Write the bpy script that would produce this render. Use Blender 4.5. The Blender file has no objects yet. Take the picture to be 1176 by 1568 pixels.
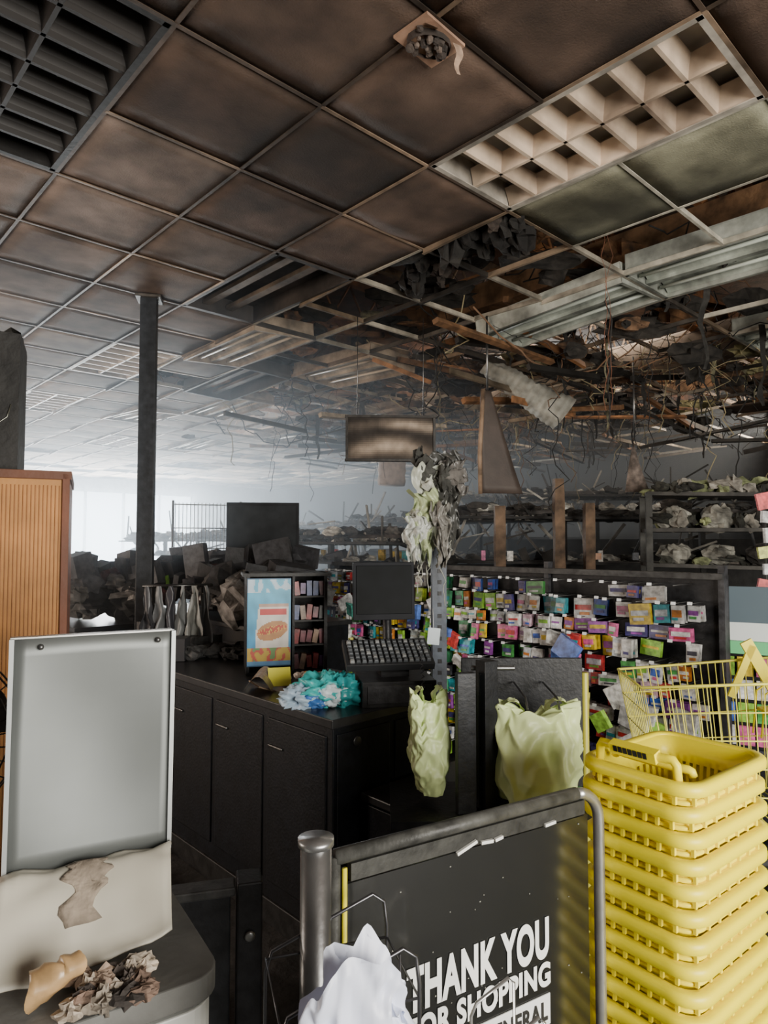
import bpy, math, random
from mathutils import Vector, Matrix, noise, Euler
R = random.Random(11)
YAW = math.radians(43.1)
CB, SB = math.cos(YAW), math.sin(YAW)
CH = 3.27      # suspended ceiling height
DK = 4.35      # roof deck height
def G(u, v, z=0.0): return Vector((u*CB - v*SB, u*SB + v*CB, z))
T = 0.61
OU, OV = 2.176, 2.033

# ------------------------------------------------------------ materials
MATS = {}
def mat(name, rough=.7, metal=0.0, nvar=.35, nscale=12., soot=.3, sscale=3., bump=.15, bscale=60., emis=0.0, spec=.5, coat=0, coatior=1.5, sootcol=(.012,.011,.010), detail=4):
    m = bpy.data.materials.new(name); m.use_nodes = True
    nt = m.node_tree; N = nt.nodes; L = nt.links
    b = N['Principled BSDF']
    tc = N.new('ShaderNodeTexCoord')
    at = N.new('ShaderNodeAttribute'); at.attribute_name = 'Col'
    col = at.outputs['Color']
    if nvar:
        n1 = N.new('ShaderNodeTexNoise'); n1.inputs['Scale'].default_value = nscale; n1.inputs['Detail'].default_value = detail
        L.new(tc.outputs['Object'], n1.inputs['Vector'])
        mr = N.new('ShaderNodeMapRange'); mr.inputs['From Min'].default_value=.3; mr.inputs['From Max'].default_value=.7
        mr.inputs['To Min'].default_value = 1-nvar; mr.inputs['To Max'].default_value = 1+nvar
        L.new(n1.outputs['Fac'], mr.inputs['Value'])
        mul = N.new('ShaderNodeMixRGB'); mul.blend_type='MULTIPLY'; mul.inputs[0].default_value=1
        L.new(col, mul.inputs[1]); L.new(mr.outputs[0], mul.inputs[2]); col=mul.outputs[0]
    if soot:
        n2 = N.new('ShaderNodeTexNoise'); n2.inputs['Scale'].default_value = sscale; n2.inputs['Detail'].default_value=6
        L.new(tc.outputs['Object'], n2.inputs['Vector'])
        r2 = N.new('ShaderNodeMapRange'); r2.inputs['From Min'].default_value=.42; r2.inputs['From Max'].default_value=.68
        r2.inputs['To Min'].default_value=0; r2.inputs['To Max'].default_value=soot
        L.new(n2.outputs['Fac'], r2.inputs['Value'])
        mx = N.new('ShaderNodeMixRGB'); L.new(r2.outputs[0], mx.inputs[0]); L.new(col, mx.inputs[1])
        mx.inputs[2].default_value = (*sootcol,1); col=mx.outputs[0]
    L.new(col, b.inputs['Base Color'])
    b.inputs['Roughness'].default_value=rough; b.inputs['Metallic'].default_value=metal
    b.inputs['Specular IOR Level'].default_value=spec
    if coat:
        b.inputs['Coat Weight'].default_value=coat; b.inputs['Coat IOR'].default_value=coatior; b.inputs['Coat Roughness'].default_value=.14
    if bump:
        n3 = N.new('ShaderNodeTexNoise'); n3.inputs['Scale'].default_value=bscale; n3.inputs['Detail'].default_value=3
        L.new(tc.outputs['Object'], n3.inputs['Vector'])
        bp = N.new('ShaderNodeBump'); bp.inputs['Strength'].default_value=bump; bp.inputs['Distance'].default_value=.01
        L.new(n3.outputs['Fac'], bp.inputs['Height']); L.new(bp.outputs[0], b.inputs['Normal'])
    if emis:
        L.new(col, b.inputs['Emission Color']); b.inputs['Emission Strength'].default_value=emis
    MATS[name]=m
    return m
mat('matte', rough=.85, soot=.45)
mat('char', rough=.75, nvar=.6, nscale=9, soot=.3, bump=.5, bscale=40)
mat('plastic', rough=.42, nvar=0, soot=.06, bump=.0)
mat('film', rough=.38, nvar=.12, soot=.1, bump=.0, nscale=6)
mat('sooted', rough=.5, nvar=.15, soot=.85, sscale=1.8, bump=.0, nscale=6, sootcol=(.06,.03,.018))
mat('package', rough=.35, nvar=.5, nscale=38, soot=.5, sscale=7, bump=.05)
mat('metal', rough=.32, metal=.85, nvar=.25, soot=.35, bump=.05)
mat('panelmetal', rough=.45, metal=.5, nvar=.06, nscale=3, soot=.22, sscale=2.0, bump=0)
mat('galv', rough=.5, metal=.3, nvar=.3, soot=.75, sscale=2.6, bump=.08)
mat('gloss', rough=.3, nvar=.3, soot=.2, bump=.02, nscale=30)
mat('signpanel', rough=.5, nvar=.2, soot=.0, bump=0, spec=.2, coat=1, coatior=1.85)
mat('screen', rough=.6, nvar=.3, soot=.2, bump=.0, spec=.12)
mat('blackpaint', rough=.45, nvar=.5, nscale=25, soot=.3, bump=.12, bscale=90, spec=.28)
mat('tile', rough=.75, nvar=.4, nscale=5, soot=.75, sscale=1.1, bump=.3, bscale=130, spec=.3)
mat('ash', rough=.95, nvar=.5, nscale=18, soot=.8, sscale=7, bump=.8, bscale=35)
mat('wood', rough=.6, nvar=.3, nscale=5, soot=.3, sscale=4, bump=.1)
mat('window_light', rough=.4, nvar=0, soot=.0, bump=0, emis=5.0)

# ------------------------------------------------------------ mesh builder
class MB:
    def __init__(s):
        s.v=[]; s.f=[]; s.m=[]; s.c=[]; s.sm=[]; s.mats=[]; s.M=Matrix.Identity(4)
    def add(s, vs, fs, m, col, smooth=False):
        o=len(s.v)
        for p in vs: s.v.append(tuple(s.M @ Vector(p)))
        if m not in s.mats: s.mats.append(m)
        k=s.mats.index(m)
        for f in fs:
            s.f.append(tuple(i+o for i in f)); s.m.append(k); s.c.append(col); s.sm.append(smooth)
    def box(s, c, size, m, col, rot=(0,0,0), taper=1.0):
        x,y,z=size[0]/2,size[1]/2,size[2]/2
        E=Euler(rot).to_matrix(); c=Vector(c)
        vs=[]
        for k,(sx,sy,sz) in enumerate([(-1,-1,-1),(1,-1,-1),(1,1,-1),(-1,1,-1),(-1,-1,1),(1,-1,1),(1,1,1),(-1,1,1)]):
            t = taper if sz>0 else 1
            vs.append(c+E@Vector((sx*x*t,sy*y*t,sz*z)))
        s.add(vs,[(0,3,2,1),(4,5,6,7),(0,1,5,4),(1,2,6,5),(2,3,7,6),(3,0,4,7)],m,col)
    def tube(s, pts, r, m, col, n=8, closed=False, radii=None):
        pts=[Vector(p) for p in pts]; K=len(pts)
        vs=[]; ref=None
        for i,p in enumerate(pts):
            if closed: d=pts[(i+1)%K]-pts[i-1]
            else: d=pts[min(i+1,K-1)]-pts[max(i-1,0)]
            if d.length<1e-9: d=Vector((0,0,1))
            d.normalize()
            if ref is None:
                ref = Vector((0,0,1)) if abs(d.z)<.9 else Vector((1,0,0))
            a=(ref-d*ref.dot(d))
            if a.length<1e-6: a=Vector((1,0,0)).cross(d)
            a.normalize(); ref=a; b=d.cross(a)
            rr = radii[i] if radii else r
            for k in range(n):
                t=2*math.pi*k/n
                vs.append(p+(a*math.cos(t)+b*math.sin(t))*rr)
        fs=[]
        for i in range(K if closed else K-1):
            j=(i+1)%K
            for k in range(n):
                l=(k+1)%n
                fs.append((i*n+k,i*n+l,j*n+l,j*n+k))
        if not closed:
            fs.append(tuple(range(n-1,-1,-1))); fs.append(tuple((K-1)*n+k for k in range(n)))
        s.add(vs,fs,m,col,True)
    def cyl(s,p0,p1,r,m,col,n=16,r1=None):
        s.tube([p0,p1],r,m,col,n,radii=[r,r1 if r1 is not None else r])
    def surf(s, fn, nu, nv, m, col, smooth=True, cu=False, cv=False):
        vs=[]
        for i in range(nu):
            for j in range(nv):
                vs.append(fn(i/(nu if cu else nu-1), j/(nv if cv else nv-1)))
        fs=[]
        for i in range(nu if cu else nu-1):
            for j in range(nv if cv else nv-1):
                a=i*nv+j; b=((i+1)%nu)*nv+j; c=((i+1)%nu)*nv+(j+1)%nv; d=i*nv+(j+1)%nv
                fs.append((a,b,c,d))
        s.add(vs,fs,m,col,smooth)
    def blob(s, c, size, m, col, seed=0, amp=.35, n=18, fr=2.2, smooth=False):
        c=Vector(c)
        def fn(u,v):
            th=2*math.pi*u; ph=math.pi*v
            d=Vector((math.cos(th)*math.sin(ph),math.sin(th)*math.sin(ph),math.cos(ph)))
            k=1+amp*(1-2*abs(noise.noise(d*fr+Vector((seed*3.1,seed*1.7,0)))))*1.0+amp*.5*noise.noise(d*fr*3+Vector((seed,0,5)))-amp*.5
            return c+Vector((d.x*size[0]/2*k,d.y*size[1]/2*k,d.z*size[2]/2*k))
        s.surf(fn,n,max(6,n*2//3),m,col,smooth,cu=True)
    def finish(s, name, loc=(0,0,0), yaw=0, bevel=0, solid=0, parent=None):
        me=bpy.data.meshes.new(name); me.from_pydata(s.v,[],s.f)
        for k in s.mats: me.materials.append(MATS[k])
        me.polygons.foreach_set('material_index',s.m)
        me.polygons.foreach_set('use_smooth',s.sm)
        ca=me.color_attributes.new('Col','FLOAT_COLOR','CORNER')
        data=[]
        for p,c in zip(me.polygons,s.c):
            data.extend([c[0],c[1],c[2],1.0]*p.loop_total)
        ca.data.foreach_set('color',data)
        me.update()
        ob=bpy.data.objects.new(name,me); bpy.context.scene.collection.objects.link(ob)
        ob.location=loc; ob.rotation_euler=(0,0,yaw)
        if solid:
            md=ob.modifiers.new('Solid','SOLIDIFY'); md.thickness=solid; md.offset=0
        if bevel:
            md=ob.modifiers.new('Bevel','BEVEL'); md.width=bevel; md.segments=2; md.limit_method='ANGLE'; md.angle_limit=math.radians(50)
        if parent: ob.parent=parent
        return ob
def rr(a,b): return R.uniform(a,b)
def jit(c,k=.2):
    f=1+rr(-k,k); return (c[0]*f,c[1]*f,c[2]*f)
def rrect(w,d,r,nc=5,ns=1):
    pts=[]
    cs=[(w/2-r,d/2-r,0),(-w/2+r,d/2-r,90),(-w/2+r,-d/2+r,180),(w/2-r,-d/2+r,270)]
    for q,(cx,cy,a) in enumerate(cs):
        for i in range(nc+1):
            t=math.radians(a+90*i/nc); pts.append((cx+r*math.cos(t),cy+r*math.sin(t)))
        nx=cs[(q+1)%4]; t=math.radians(nx[2]); e=(nx[0]+r*math.cos(t),nx[1]+r*math.sin(t)); p=pts[-1]
        for i in range(1,ns): pts.append((p[0]+(e[0]-p[0])*i/ns,p[1]+(e[1]-p[1])*i/ns))
    return pts

BLK=(.010,.010,.012); TAN=(.40,.28,.19); YEL=(1.0,.84,.0)

# ------------------------------------------------------------ room shell
U0,U1,V0,V1=-4.5,13.,-4.5,18.
def gbox(mb,u0,u1,v0,v1,z0,z1,m,col):
    mb.box(((u0+u1)/2,(v0+v1)/2,(z0+z1)/2),(u1-u0,v1-v0,z1-z0),m,col)
def shell(name,*parts):
    mb=MB()
    for p in parts: gbox(mb,*p)
    return mb.finish(name,yaw=YAW)
shell('floor',(U0,U1,V0,V1,-.1,0,'char',(.05,.048,.046)))
W=(.10,.09,.085)
shell('wall_far',(U0,3.2,V1,V1+.15,0,DK,'matte',(.45,.43,.42)),(3.2,9.2,V1,V1+.15,2.9,DK,'matte',(.5,.5,.5)),(3.2,9.2,V1,V1+.15,0,.35,'matte',W),(9.2,U1,V1,V1+.15,0,DK,'matte',(.2,.19,.18)))
shell('wall_right',(U1,U1+.15,V0,V1,0,DK,'char',(.014,.012,.011)))
shell('wall_left',(U0-.15,U0,V0,V1,0,DK,'matte',W))
shell('wall_front',(U0,-1.8,V0-.15,V0,0,DK,'matte',W),(1.8,U1,V0-.15,V0,0,DK,'matte',W),(-1.8,1.8,V0-.15,V0,2.4,DK,'matte',W))
mb=MB()
gbox(mb,3.2,9.2,V1+.05,V1+.08,.35,2.9,'window_light',(.58,.78,1.0))
for k in range(7):
    gbox(mb,3.2+k-.03,3.2+k+.03,V1-.02,V1+.1,.35,2.9,'matte',(.2,.2,.2))
mb.finish('window_1',yaw=YAW)
shell('roof_deck',(U0,U1,V0,V1,DK,DK+.1,'char',(.09,.045,.028)))

mb=MB()
for k in range(16):
    v=.6+k*1.15
    col=jit((.28,.12,.045) if k%3 else (.22,.14,.08),.35)
    gbox(mb,U0,U1,v,v+.07,DK-.12,DK-.0,'char',col)
    gbox(mb,U0+.1,U1-.1,v+.01,v+.06,DK-.5,DK-.44,'char',col)
    for q in range(42):
        u=U0+.3+q*.41
        mb.cyl((u,v+.035,DK-.12),(u+.2,v+.035,DK-.46),.012,'char',col,n=5)
        mb.cyl((u+.2,v+.035,DK-.46),(u+.41,v+.035,DK-.12),.012,'char',col,n=5)
for u in (4.6,9.2):
    gbox(mb,u,u+.14,V0,V1,DK-.72,DK-.5,'char',(.22,.12,.06))
mb.finish('roof_joists',yaw=YAW)

# ------------------------------------------------------------ suspended ceiling
troffers={}
for (i,j,k) in [(0,-2,'louver'),(-3,0,'dark'),(0,2,'empty'),(3,-2,'strip'),(3,0,'strip'),(0,6,'lit'),(2,6,'empty'),(-3,4,'dark'),(-3,8,'lit'),(0,10,'lit'),(3,4,'tan'),(2,10,'tan'),(6,2,'tan'),(6,6,'tan'),(6,10,'tan'),(3,14,'lit'),(0,14,'lit'),(6,-2,'strip'),(9,4,'tan'),(3,8,'tan'),(1,4,'tan'),(5,13,'tan')]:
    troffers[(i,j)]=k
occ={}
for (i,j),k in troffers.items():
    occ[(i,j)]=k; occ[(i,j+1)]=k
def present(i,j):
    if (i,j) in occ: return False
    if i==2 and j<0 : return False
    if i>=1 and j<0: return i<2 or i>8
    if i<=-1:
        return True
    if i==0: return j<2 or (j>=4)
    if j>=0:
        if j>=8 and i<=3: return R.random()<.88
        if j>=11 and i<=6: return R.random()<.8
        if j>=13: return R.random()<.6
        if j>=6 and i<=2: return R.random()<.6
        return R.random()<.04
    return False
mb=MB(); grid=MB()
I0,I1,J0,J1=-10,17,-9,26
for i in range(I0,I1):
    for j in range(J0,J1):
        if not present(i,j): continue
        u=OU+i*T; v=OV+j*T
        sag=rr(.0,.007) if R.random()<.75 else rr(.006,.014)
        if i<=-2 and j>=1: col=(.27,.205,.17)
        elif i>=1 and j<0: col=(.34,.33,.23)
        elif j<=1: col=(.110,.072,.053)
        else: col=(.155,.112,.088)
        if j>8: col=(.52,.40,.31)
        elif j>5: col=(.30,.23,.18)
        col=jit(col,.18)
        s1=rr(.9,1.6); s2=rr(.9,1.6)
        we=rr(0,.014) if R.random()<.3 else 0
        def fn(a,b,u=u,v=v,sag=sag,s1=s1,s2=s2,we=we):
            return Vector((u+.003+a*(T-.006), v+.003+b*(T-.006), CH+.010-sag*math.sin(math.pi*a)**s1*math.sin(math.pi*b)**s2-we*b*math.sin(math.pi*a)))
        mb.surf(fn,7,7,'tile',col)
mb.finish('ceiling',yaw=YAW,solid=.012)
def broken(i,j): return (i>=1 and j>=0)
def barcol(i,j):
    if j>8 and i<5: return jit((.42,.34,.28),.3)
    if broken(i,j): return jit(R.choice([(.46,.41,.33),(.30,.22,.15),(.08,.07,.06)]),.3)
    if i>=1 and j<0: return jit((.62,.58,.48),.2)
    return jit(TAN,.3) if R.random()<.28 else jit((.11,.078,.058),.3)
for i in range(I0,I1+1):
    for j in range(J0,J1):
        near = broken(i,j) and i<=5 and j<=6
        if not(present(i,j) or present(i-1,j) or (i,j) in occ or (i-1,j) in occ) and R.random()<(.15 if near else .5): continue
        u=OU+i*T; v=OV+j*T; dz=0
        if broken(i,j): dz=rr(-.04,.01)
        col=barcol(i,j)
        grid.box((u,v+T/2,CH-.001+dz/2),(.02 if near else .016,T,.004),'galv',col,rot=(dz/T,0,0))
        grid.box((u,v+T/2,CH+.016+dz/2),(.003,T,.032),'galv',col,rot=(dz/T,0,0))
for j in range(J0,J1+1):
    for i in range(I0,I1):
        near = broken(i,j) and i<=5 and j<=6
        if not(present(i,j) or present(i,j-1) or (i,j) in occ or (i,j-1) in occ) and R.random()<(.2 if near else .6): continue
        if (i,j-1) in troffers: continue
        u=OU+i*T; v=OV+j*T
        col=barcol(i,j)
        grid.box((u+T/2,v,CH-.0015),(T,.02 if near else .016,.004),'galv',col)
        grid.box((u+T/2,v,CH+.016),(T,.003,.032),'galv',col)
grid.finish('trim_1',yaw=YAW)

for (i,j),k in troffers.items():
    mb=MB(); L=2*T-.02; w=T-.02; h=.13
    if k=='louver': body=(.55,.50,.43); lv=(.68,.54,.41)
    elif k=='dark': body=(.03,.028,.027); lv=(.04,.036,.034)
    elif k=='empty': body=(.06,.05,.045); lv=(.22,.17,.13)
    elif k=='lit': body=(.5,.45,.4); lv=(.6,.52,.45)
    elif k=='tan': body=(.40,.32,.24); lv=(.52,.43,.33)
    else: body=(.44,.46,.41); lv=(.52,.56,.49)
    mb.box((0,0,h+.004),(w,L,.006),'galv' if k!='louver' else 'film',body)
    for sx in (-1,1):
        mb.box((sx*(w/2-.003),0,h/2),(.006,L,h),'galv',body)
        mb.box((sx*(w/2-.010),0,-.001),(.024,L,.005),'galv',jit(body,.1))
    for sy in (-1,1):
        mb.box((0,sy*(L/2-.003),h/2),(w,.006,h),'galv',body)
        mb.box((0,sy*(L/2-.010),-.001),(w,.024,.005),'galv',jit(body,.1))
    if k in('louver','dark','lit'):
        def blade(cx,cy,alongy,m=lv):
            dpt=.085
            prof=[(-.030,dpt),(-.018,.05),(-.011,.022),(-.008,.0),(.008,.0),(.011,.022),(.018,.05),(.030,dpt)]
            def f(a,b):
                p=prof[int(round(a*7))]
                if alongy: return Vector((cx+p[0],-L/2+.012+b*(L-.024),p[1]+.002))
                return Vector((-w/2+.012+b*(w-.024),cy+p[0],p[1]+.002))
            mb.surf(f,8,2,'sooted' if k=='louver' else 'film',m,smooth=False)
        blade(0,0,True)
        for q in range(1,7): blade(0,-L/2+q*L/7,False)
        for sx in(-1,1): mb.surf(lambda a,b,sx=sx:Vector((sx*(w/2-.012-.04*a**1.5),-L/2+.012+b*(L-.024),.09*a)),5,2,'sooted' if k=='louver' else 'film',lv)
        for c in (-w/4,w/4):
            mb.cyl((c,-L/2+.03,.115),(c,L/2-.03,.115),.013,'film',(.85,.86,.82) if k=='louver' else jit(lv,.1),n=10)
    elif k in('strip','tan'):
        for c in (-w/4,w/4):
            mb.surf(lambda a,b,c=c:Vector((c+(-.5+a)*w*.46,-L/2+.02+b*(L-.04),.03+.06*math.sin(math.pi*a))),9,2,'galv',lv)
        mb.box((0,0,.03),(.05,L-.02,.03),'galv',jit(lv,.1))
        for c in (-w/4,w/4): mb.cyl((c,-L/2+.03,.03),(c,L/2-.03,.03),.013,'film',jit(lv,.2),n=8)
    else:
        for c in (-w/5,w/8): mb.box((c,0,.06),(.06,L-.04,.03),'galv',lv)
    ob=mb.finish('fluorescent_light_fixture',loc=G(OU+(i+.5)*T,OV+(j+1)*T,CH),yaw=YAW)
    if broken(i,j): ob.rotation_euler=(rr(-.05,.05),rr(-.07,.07),YAW); ob.location.z-=.02
    if (i,j)==(3,0): ob.rotation_euler=(-.07,-.06,YAW); ob.location.z-=.04

mb=MB()
mb.box((0,0,-.004),(.20,.15,.010),'matte',(.42,.25,.165),rot=(0,0,.3))
mb.surf(lambda a,b:Vector((.085*math.cos(2*math.pi*a)*(1-.1*b),.062*math.sin(2*math.pi*a)*(1-.1*b),-.028*b+.004*math.sin(9*a))),14,4,'ash',(.07,.05,.04),cu=True)
for q in range(30):
    mb.blob((rr(-.07,.07),rr(-.05,.05),rr(-.04,-.015)),(rr(.012,.035),)*3,'ash',jit(R.choice([(.08,.06,.05),(.2,.15,.12)]),.5),seed=q,n=8)
mb.surf(lambda a,b:Vector((.060+.035*a*(1-.6*b)+.01*math.sin(6*b),-.05-.03*b,-.02-.13*b)),4,8,'ash',(.5,.34,.24))
mb.surf(lambda a,b:Vector((-.06+.05*a,-.07-.02*b,-.01-.02*b)),4,4,'ash',(.5,.34,.24))
mb.finish('smoke_detector',loc=(.155,2.2,CH-.006),yaw=.5)

# ------------------------------------------------------------ above-ceiling junk
mb=MB()
def duct(p0,p1,r,col):
    p0=Vector(p0);p1=Vector(p1); n=24
    pts=[p0.lerp(p1,t/n)+Vector((0,0,.02*math.sin(t))) for t in range(n+1)]
    mb.tube(pts,r,'matte',col,n=18,radii=[r*(1+.06*(t%2)) for t in range(n+1)])
duct((-.4,9.3,3.3),(2.2,8.6,3.62),.17,(.5,.38,.28))
duct((.15,9.0,3.75),(.1,9.0,2.35),.18,(.38,.30,.25))
mb.finish('air_duct')
mb=MB(); duct(G(7.5,1,3.7),G(7.5,15,3.7),.22,(.25,.2,.16)); mb.finish('air_duct')
mb=MB()
p0=Vector((.98,6.4,3.28)); p1=Vector((1.68,6.2,2.75))
def fn(a,b):
    d=(p1-p0).normalized(); s=Vector((0,1,0)); t=d.cross(s)
    r=.08+.09*b+.035*noise.noise(Vector((math.cos(2*math.pi*a)*2,math.sin(2*math.pi*a)*2,b*5)))+.006*math.sin(b*90)
    th=2*math.pi*a
    return p0.lerp(p1,b)+s*math.cos(th)*r+t*math.sin(th)*r
mb.surf(fn,28,60,'matte',(.40,.39,.34),cu=True)
mb.finish('torn_flexible_duct')

def sagpts(p0,p1,s,n=14,w=.0,seed=0):
    p0=Vector(p0);p1=Vector(p1)
    return [p0.lerp(p1,t/n)+Vector((w*noise.noise(Vector((t*.5,seed,0))),w*noise.noise(Vector((t*.5,seed,9))),-s*4*(t/n)*(1-t/n)+w*noise.noise(Vector((t*.5,seed,4))))) for t in range(n+1)]
mb=MB()
for q in range(340):
    i=rr(3,12); j=rr(0,10)
    if q%2: i=rr(5,12); j=rr(-1,6)
    u=OU+i*T; v=OV+j*T
    p0=G(u,v,rr(CH-.05,CH+.7)); k=R.random()
    if k<.6: p1=p0+Vector((rr(-1.6,1.6),rr(-1.2,1.2),rr(-.3,.3)))
    else: p1=p0+Vector((rr(-.25,.25),rr(-.25,.25),rr(-1.6,-.2)))
    p1.z=min(p1.z,DK-.1)
    col=R.choice([(.02,.02,.02),(.03,.027,.025),(.38,.32,.18),(.2,.11,.06),(.02,.02,.02)])
    mb.tube(sagpts(p0,p1,rr(0,.4) if k<.6 else 0,w=.16,seed=q),rr(.002,.007),'matte',col,n=5)
for q in range(2):
    mb.tube(sagpts((1.35+.02*q,4.0,CH+.3),(1.34+.03*q,4.0,2.35),0,w=.05,seed=q+300),.0016,'matte',(.28,.11,.06),n=4)
mb.finish('hanging_cables')
mb=MB()
for q in range(150):
    i=rr(3,13); j=rr(1,12)
    if i<5 and j>8: continue
    c=G(OU+i*T,OV+j*T,rr(2.85,CH+.4))
    ya=YAW+R.choice([0,0,math.pi/2])+rr(-.2,.2)
    sz=(rr(.6,2.0),rr(.02,.06),rr(.015,.07))
    mb.box(c,sz,R.choice(['galv','char','char']),jit(R.choice([(.34,.27,.19),(.22,.11,.05),(.04,.035,.03),(.04,.035,.03),(.28,.13,.055),(.03,.028,.026)]),.3),rot=(rr(-.4,.4),rr(-.16,.16),ya))
mb.finish('collapsed_metal_runners')
mb=MB()
for q in range(460):
    i=rr(.9,12); j=rr(-1,12) if i>2 else rr(0,8)
    z=rr(CH+.08,CH+.65); s=rr(.06,.24)
    col=R.choice([(.04,.035,.03)]*3+[(.03,.026,.022)]*3+[(.22,.11,.05)]*3+[(.34,.30,.18)])
    if i>7 and j<5 and R.random()<.3: col=(.46,.42,.22)
    if q%4==0:
        z=rr(CH-.12,CH+.1); i=rr(4,12); col=R.choice([(.04,.035,.03),(.03,.026,.022),(.14,.08,.045)])
    mb.blob(G(OU+i*T,OV+j*T,z),(s*rr(.7,2.6),s*rr(.6,1.5),s*rr(.3,1)),'ash',jit(col,.3),seed=q,n=10,amp=.7)
for q in range(60):
    t=R.random(); c=G(OU+1.0*T+rr(0,.55),OV+t*T*2.,CH-rr(-.45,.04))
    s=rr(.05,.16)
    mb.blob(c,(s,s,s*rr(.8,2.0)),'ash',jit(R.choice([(.012,.010,.009),(.016,.014,.012),(.02,.018,.016),(.04,.03,.024)]),.3),seed=q+500,n=10,amp=.8)
for q in range(80):
    i=rr(4,12); j=rr(-1,10); c=G(OU+i*T,OV+j*T,rr(CH-.1,CH+.3))
    L=rr(.15,.7); w=rr(.015,.07)
    mb.surf(lambda a,b:c+Vector((w*(a-.5)*(1-.6*b)+.06*noise.noise(Vector((b*3,q,0))),.04*noise.noise(Vector((b*4,a*3,q))),-L*b)),3,9,'ash',jit(R.choice([(.05,.045,.04),(.03,.028,.025),(.03,.028,.025),(.26,.24,.15)]),.4))
mb.finish('burnt_insulation')
mb=MB()
def f(a,b):
    p=G(OU+(1.0+a*1.0)*T,OV+b*2*T,CH+.05-.10*math.sin(math.pi*a)*math.sin(math.pi*b)+.10*noise.noise(Vector((a*4,b*6,1))))
    return p+Vector((0,0,.25*a))
mb.surf(f,20,30,'ash',(.018,.016,.014))
mb.finish('sagging_roof_underlay')
mb=MB()
for q in range(22):
    i=rr(4,12); j=rr(3,12)
    mb.box(G(OU+i*T,OV+j*T,rr(CH+.05,CH+.5)),(rr(.4,1.1),rr(.2,.4),.015),'char',jit(R.choice([(.30,.22,.15),(.15,.085,.05),(.34,.17,.07),(.06,.05,.045)]),.3),rot=(rr(-.4,.4),rr(-.3,.3),YAW+R.choice([0,math.pi/2])))
mb.finish('collapsed_boards')

# sooty hanging screen; tan reflection bands painted into the face colours
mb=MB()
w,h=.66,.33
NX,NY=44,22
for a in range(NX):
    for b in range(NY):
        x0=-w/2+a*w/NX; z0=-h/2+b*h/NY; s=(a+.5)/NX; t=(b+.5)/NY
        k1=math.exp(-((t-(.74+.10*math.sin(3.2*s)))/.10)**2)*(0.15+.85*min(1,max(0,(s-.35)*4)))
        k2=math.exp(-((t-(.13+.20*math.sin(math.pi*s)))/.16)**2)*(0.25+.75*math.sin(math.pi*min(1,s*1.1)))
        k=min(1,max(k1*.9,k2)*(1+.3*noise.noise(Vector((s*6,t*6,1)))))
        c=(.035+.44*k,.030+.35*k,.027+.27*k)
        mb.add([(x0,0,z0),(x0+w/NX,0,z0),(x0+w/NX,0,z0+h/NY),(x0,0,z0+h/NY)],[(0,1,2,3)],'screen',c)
mb.box((0,.02,0),(w-.01,.03,h-.01),'blackpaint',(.03,.028,.025))
for p,s in [((0,.01,h/2),(w+.03,.045,.018)),((0,.01,-h/2),(w+.03,.045,.018)),((-w/2,.01,0),(.018,.045,h)),((w/2,.01,0),(.018,.045,h))]:
    mb.box(p,s,'blackpaint',(.04,.036,.033))
for sx in (-.25,.25): mb.cyl((sx,.02,h/2),(sx,.02,CH-2.34),.003,'metal',(.2,.2,.2),n=6)
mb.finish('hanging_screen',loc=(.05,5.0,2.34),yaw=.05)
mb=MB()
mb.surf(lambda a,b:Vector(((.0+.33*a*(.25+.75*b)),.06*math.sin(2*b)+.05*a,.78-.78*b)),8,14,'wood',(.075,.055,.045))
mb.tube([(.02,0,.78),(-.01,.0,.3),(0,.05,0)],.012,'char',(.3,.2,.13),n=6)
mb.cyl((.05,0,.78),(.05,0,CH-1.93),.004,'metal',(.2,.2,.2),n=5)
mb.finish('warped_hanging_board',loc=(.73,5.0,1.93),solid=.012)
mb=MB()
mb.surf(lambda a,b:Vector((-.1*a+.24*b*a-.02*b,.02*math.sin(4*a),-.0-.5*a)),8,4,'ash',(.25,.2,.17))
mb.cyl((-.0,0,0),(0,0,.75),.004,'metal',(.2,.2,.2),n=5)
mb.finish('warped_hanging_board',loc=(2.3,6.1,2.52),solid=.01)

# ------------------------------------------------------------ steel column
mb=MB()
mb.box((0,0,CH/2),(.108,.108,CH),'blackpaint',(.024,.027,.032))
mb.box((0,0,.01),(.22,.22,.02),'blackpaint',(.03,.03,.03))
mb.box((0,0,CH-.012),(.17,.17,.02),'blackpaint',(.08,.07,.06))
mb.finish('steel_column',loc=(-1.64,4.6,0),yaw=.2,bevel=.006)

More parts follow.
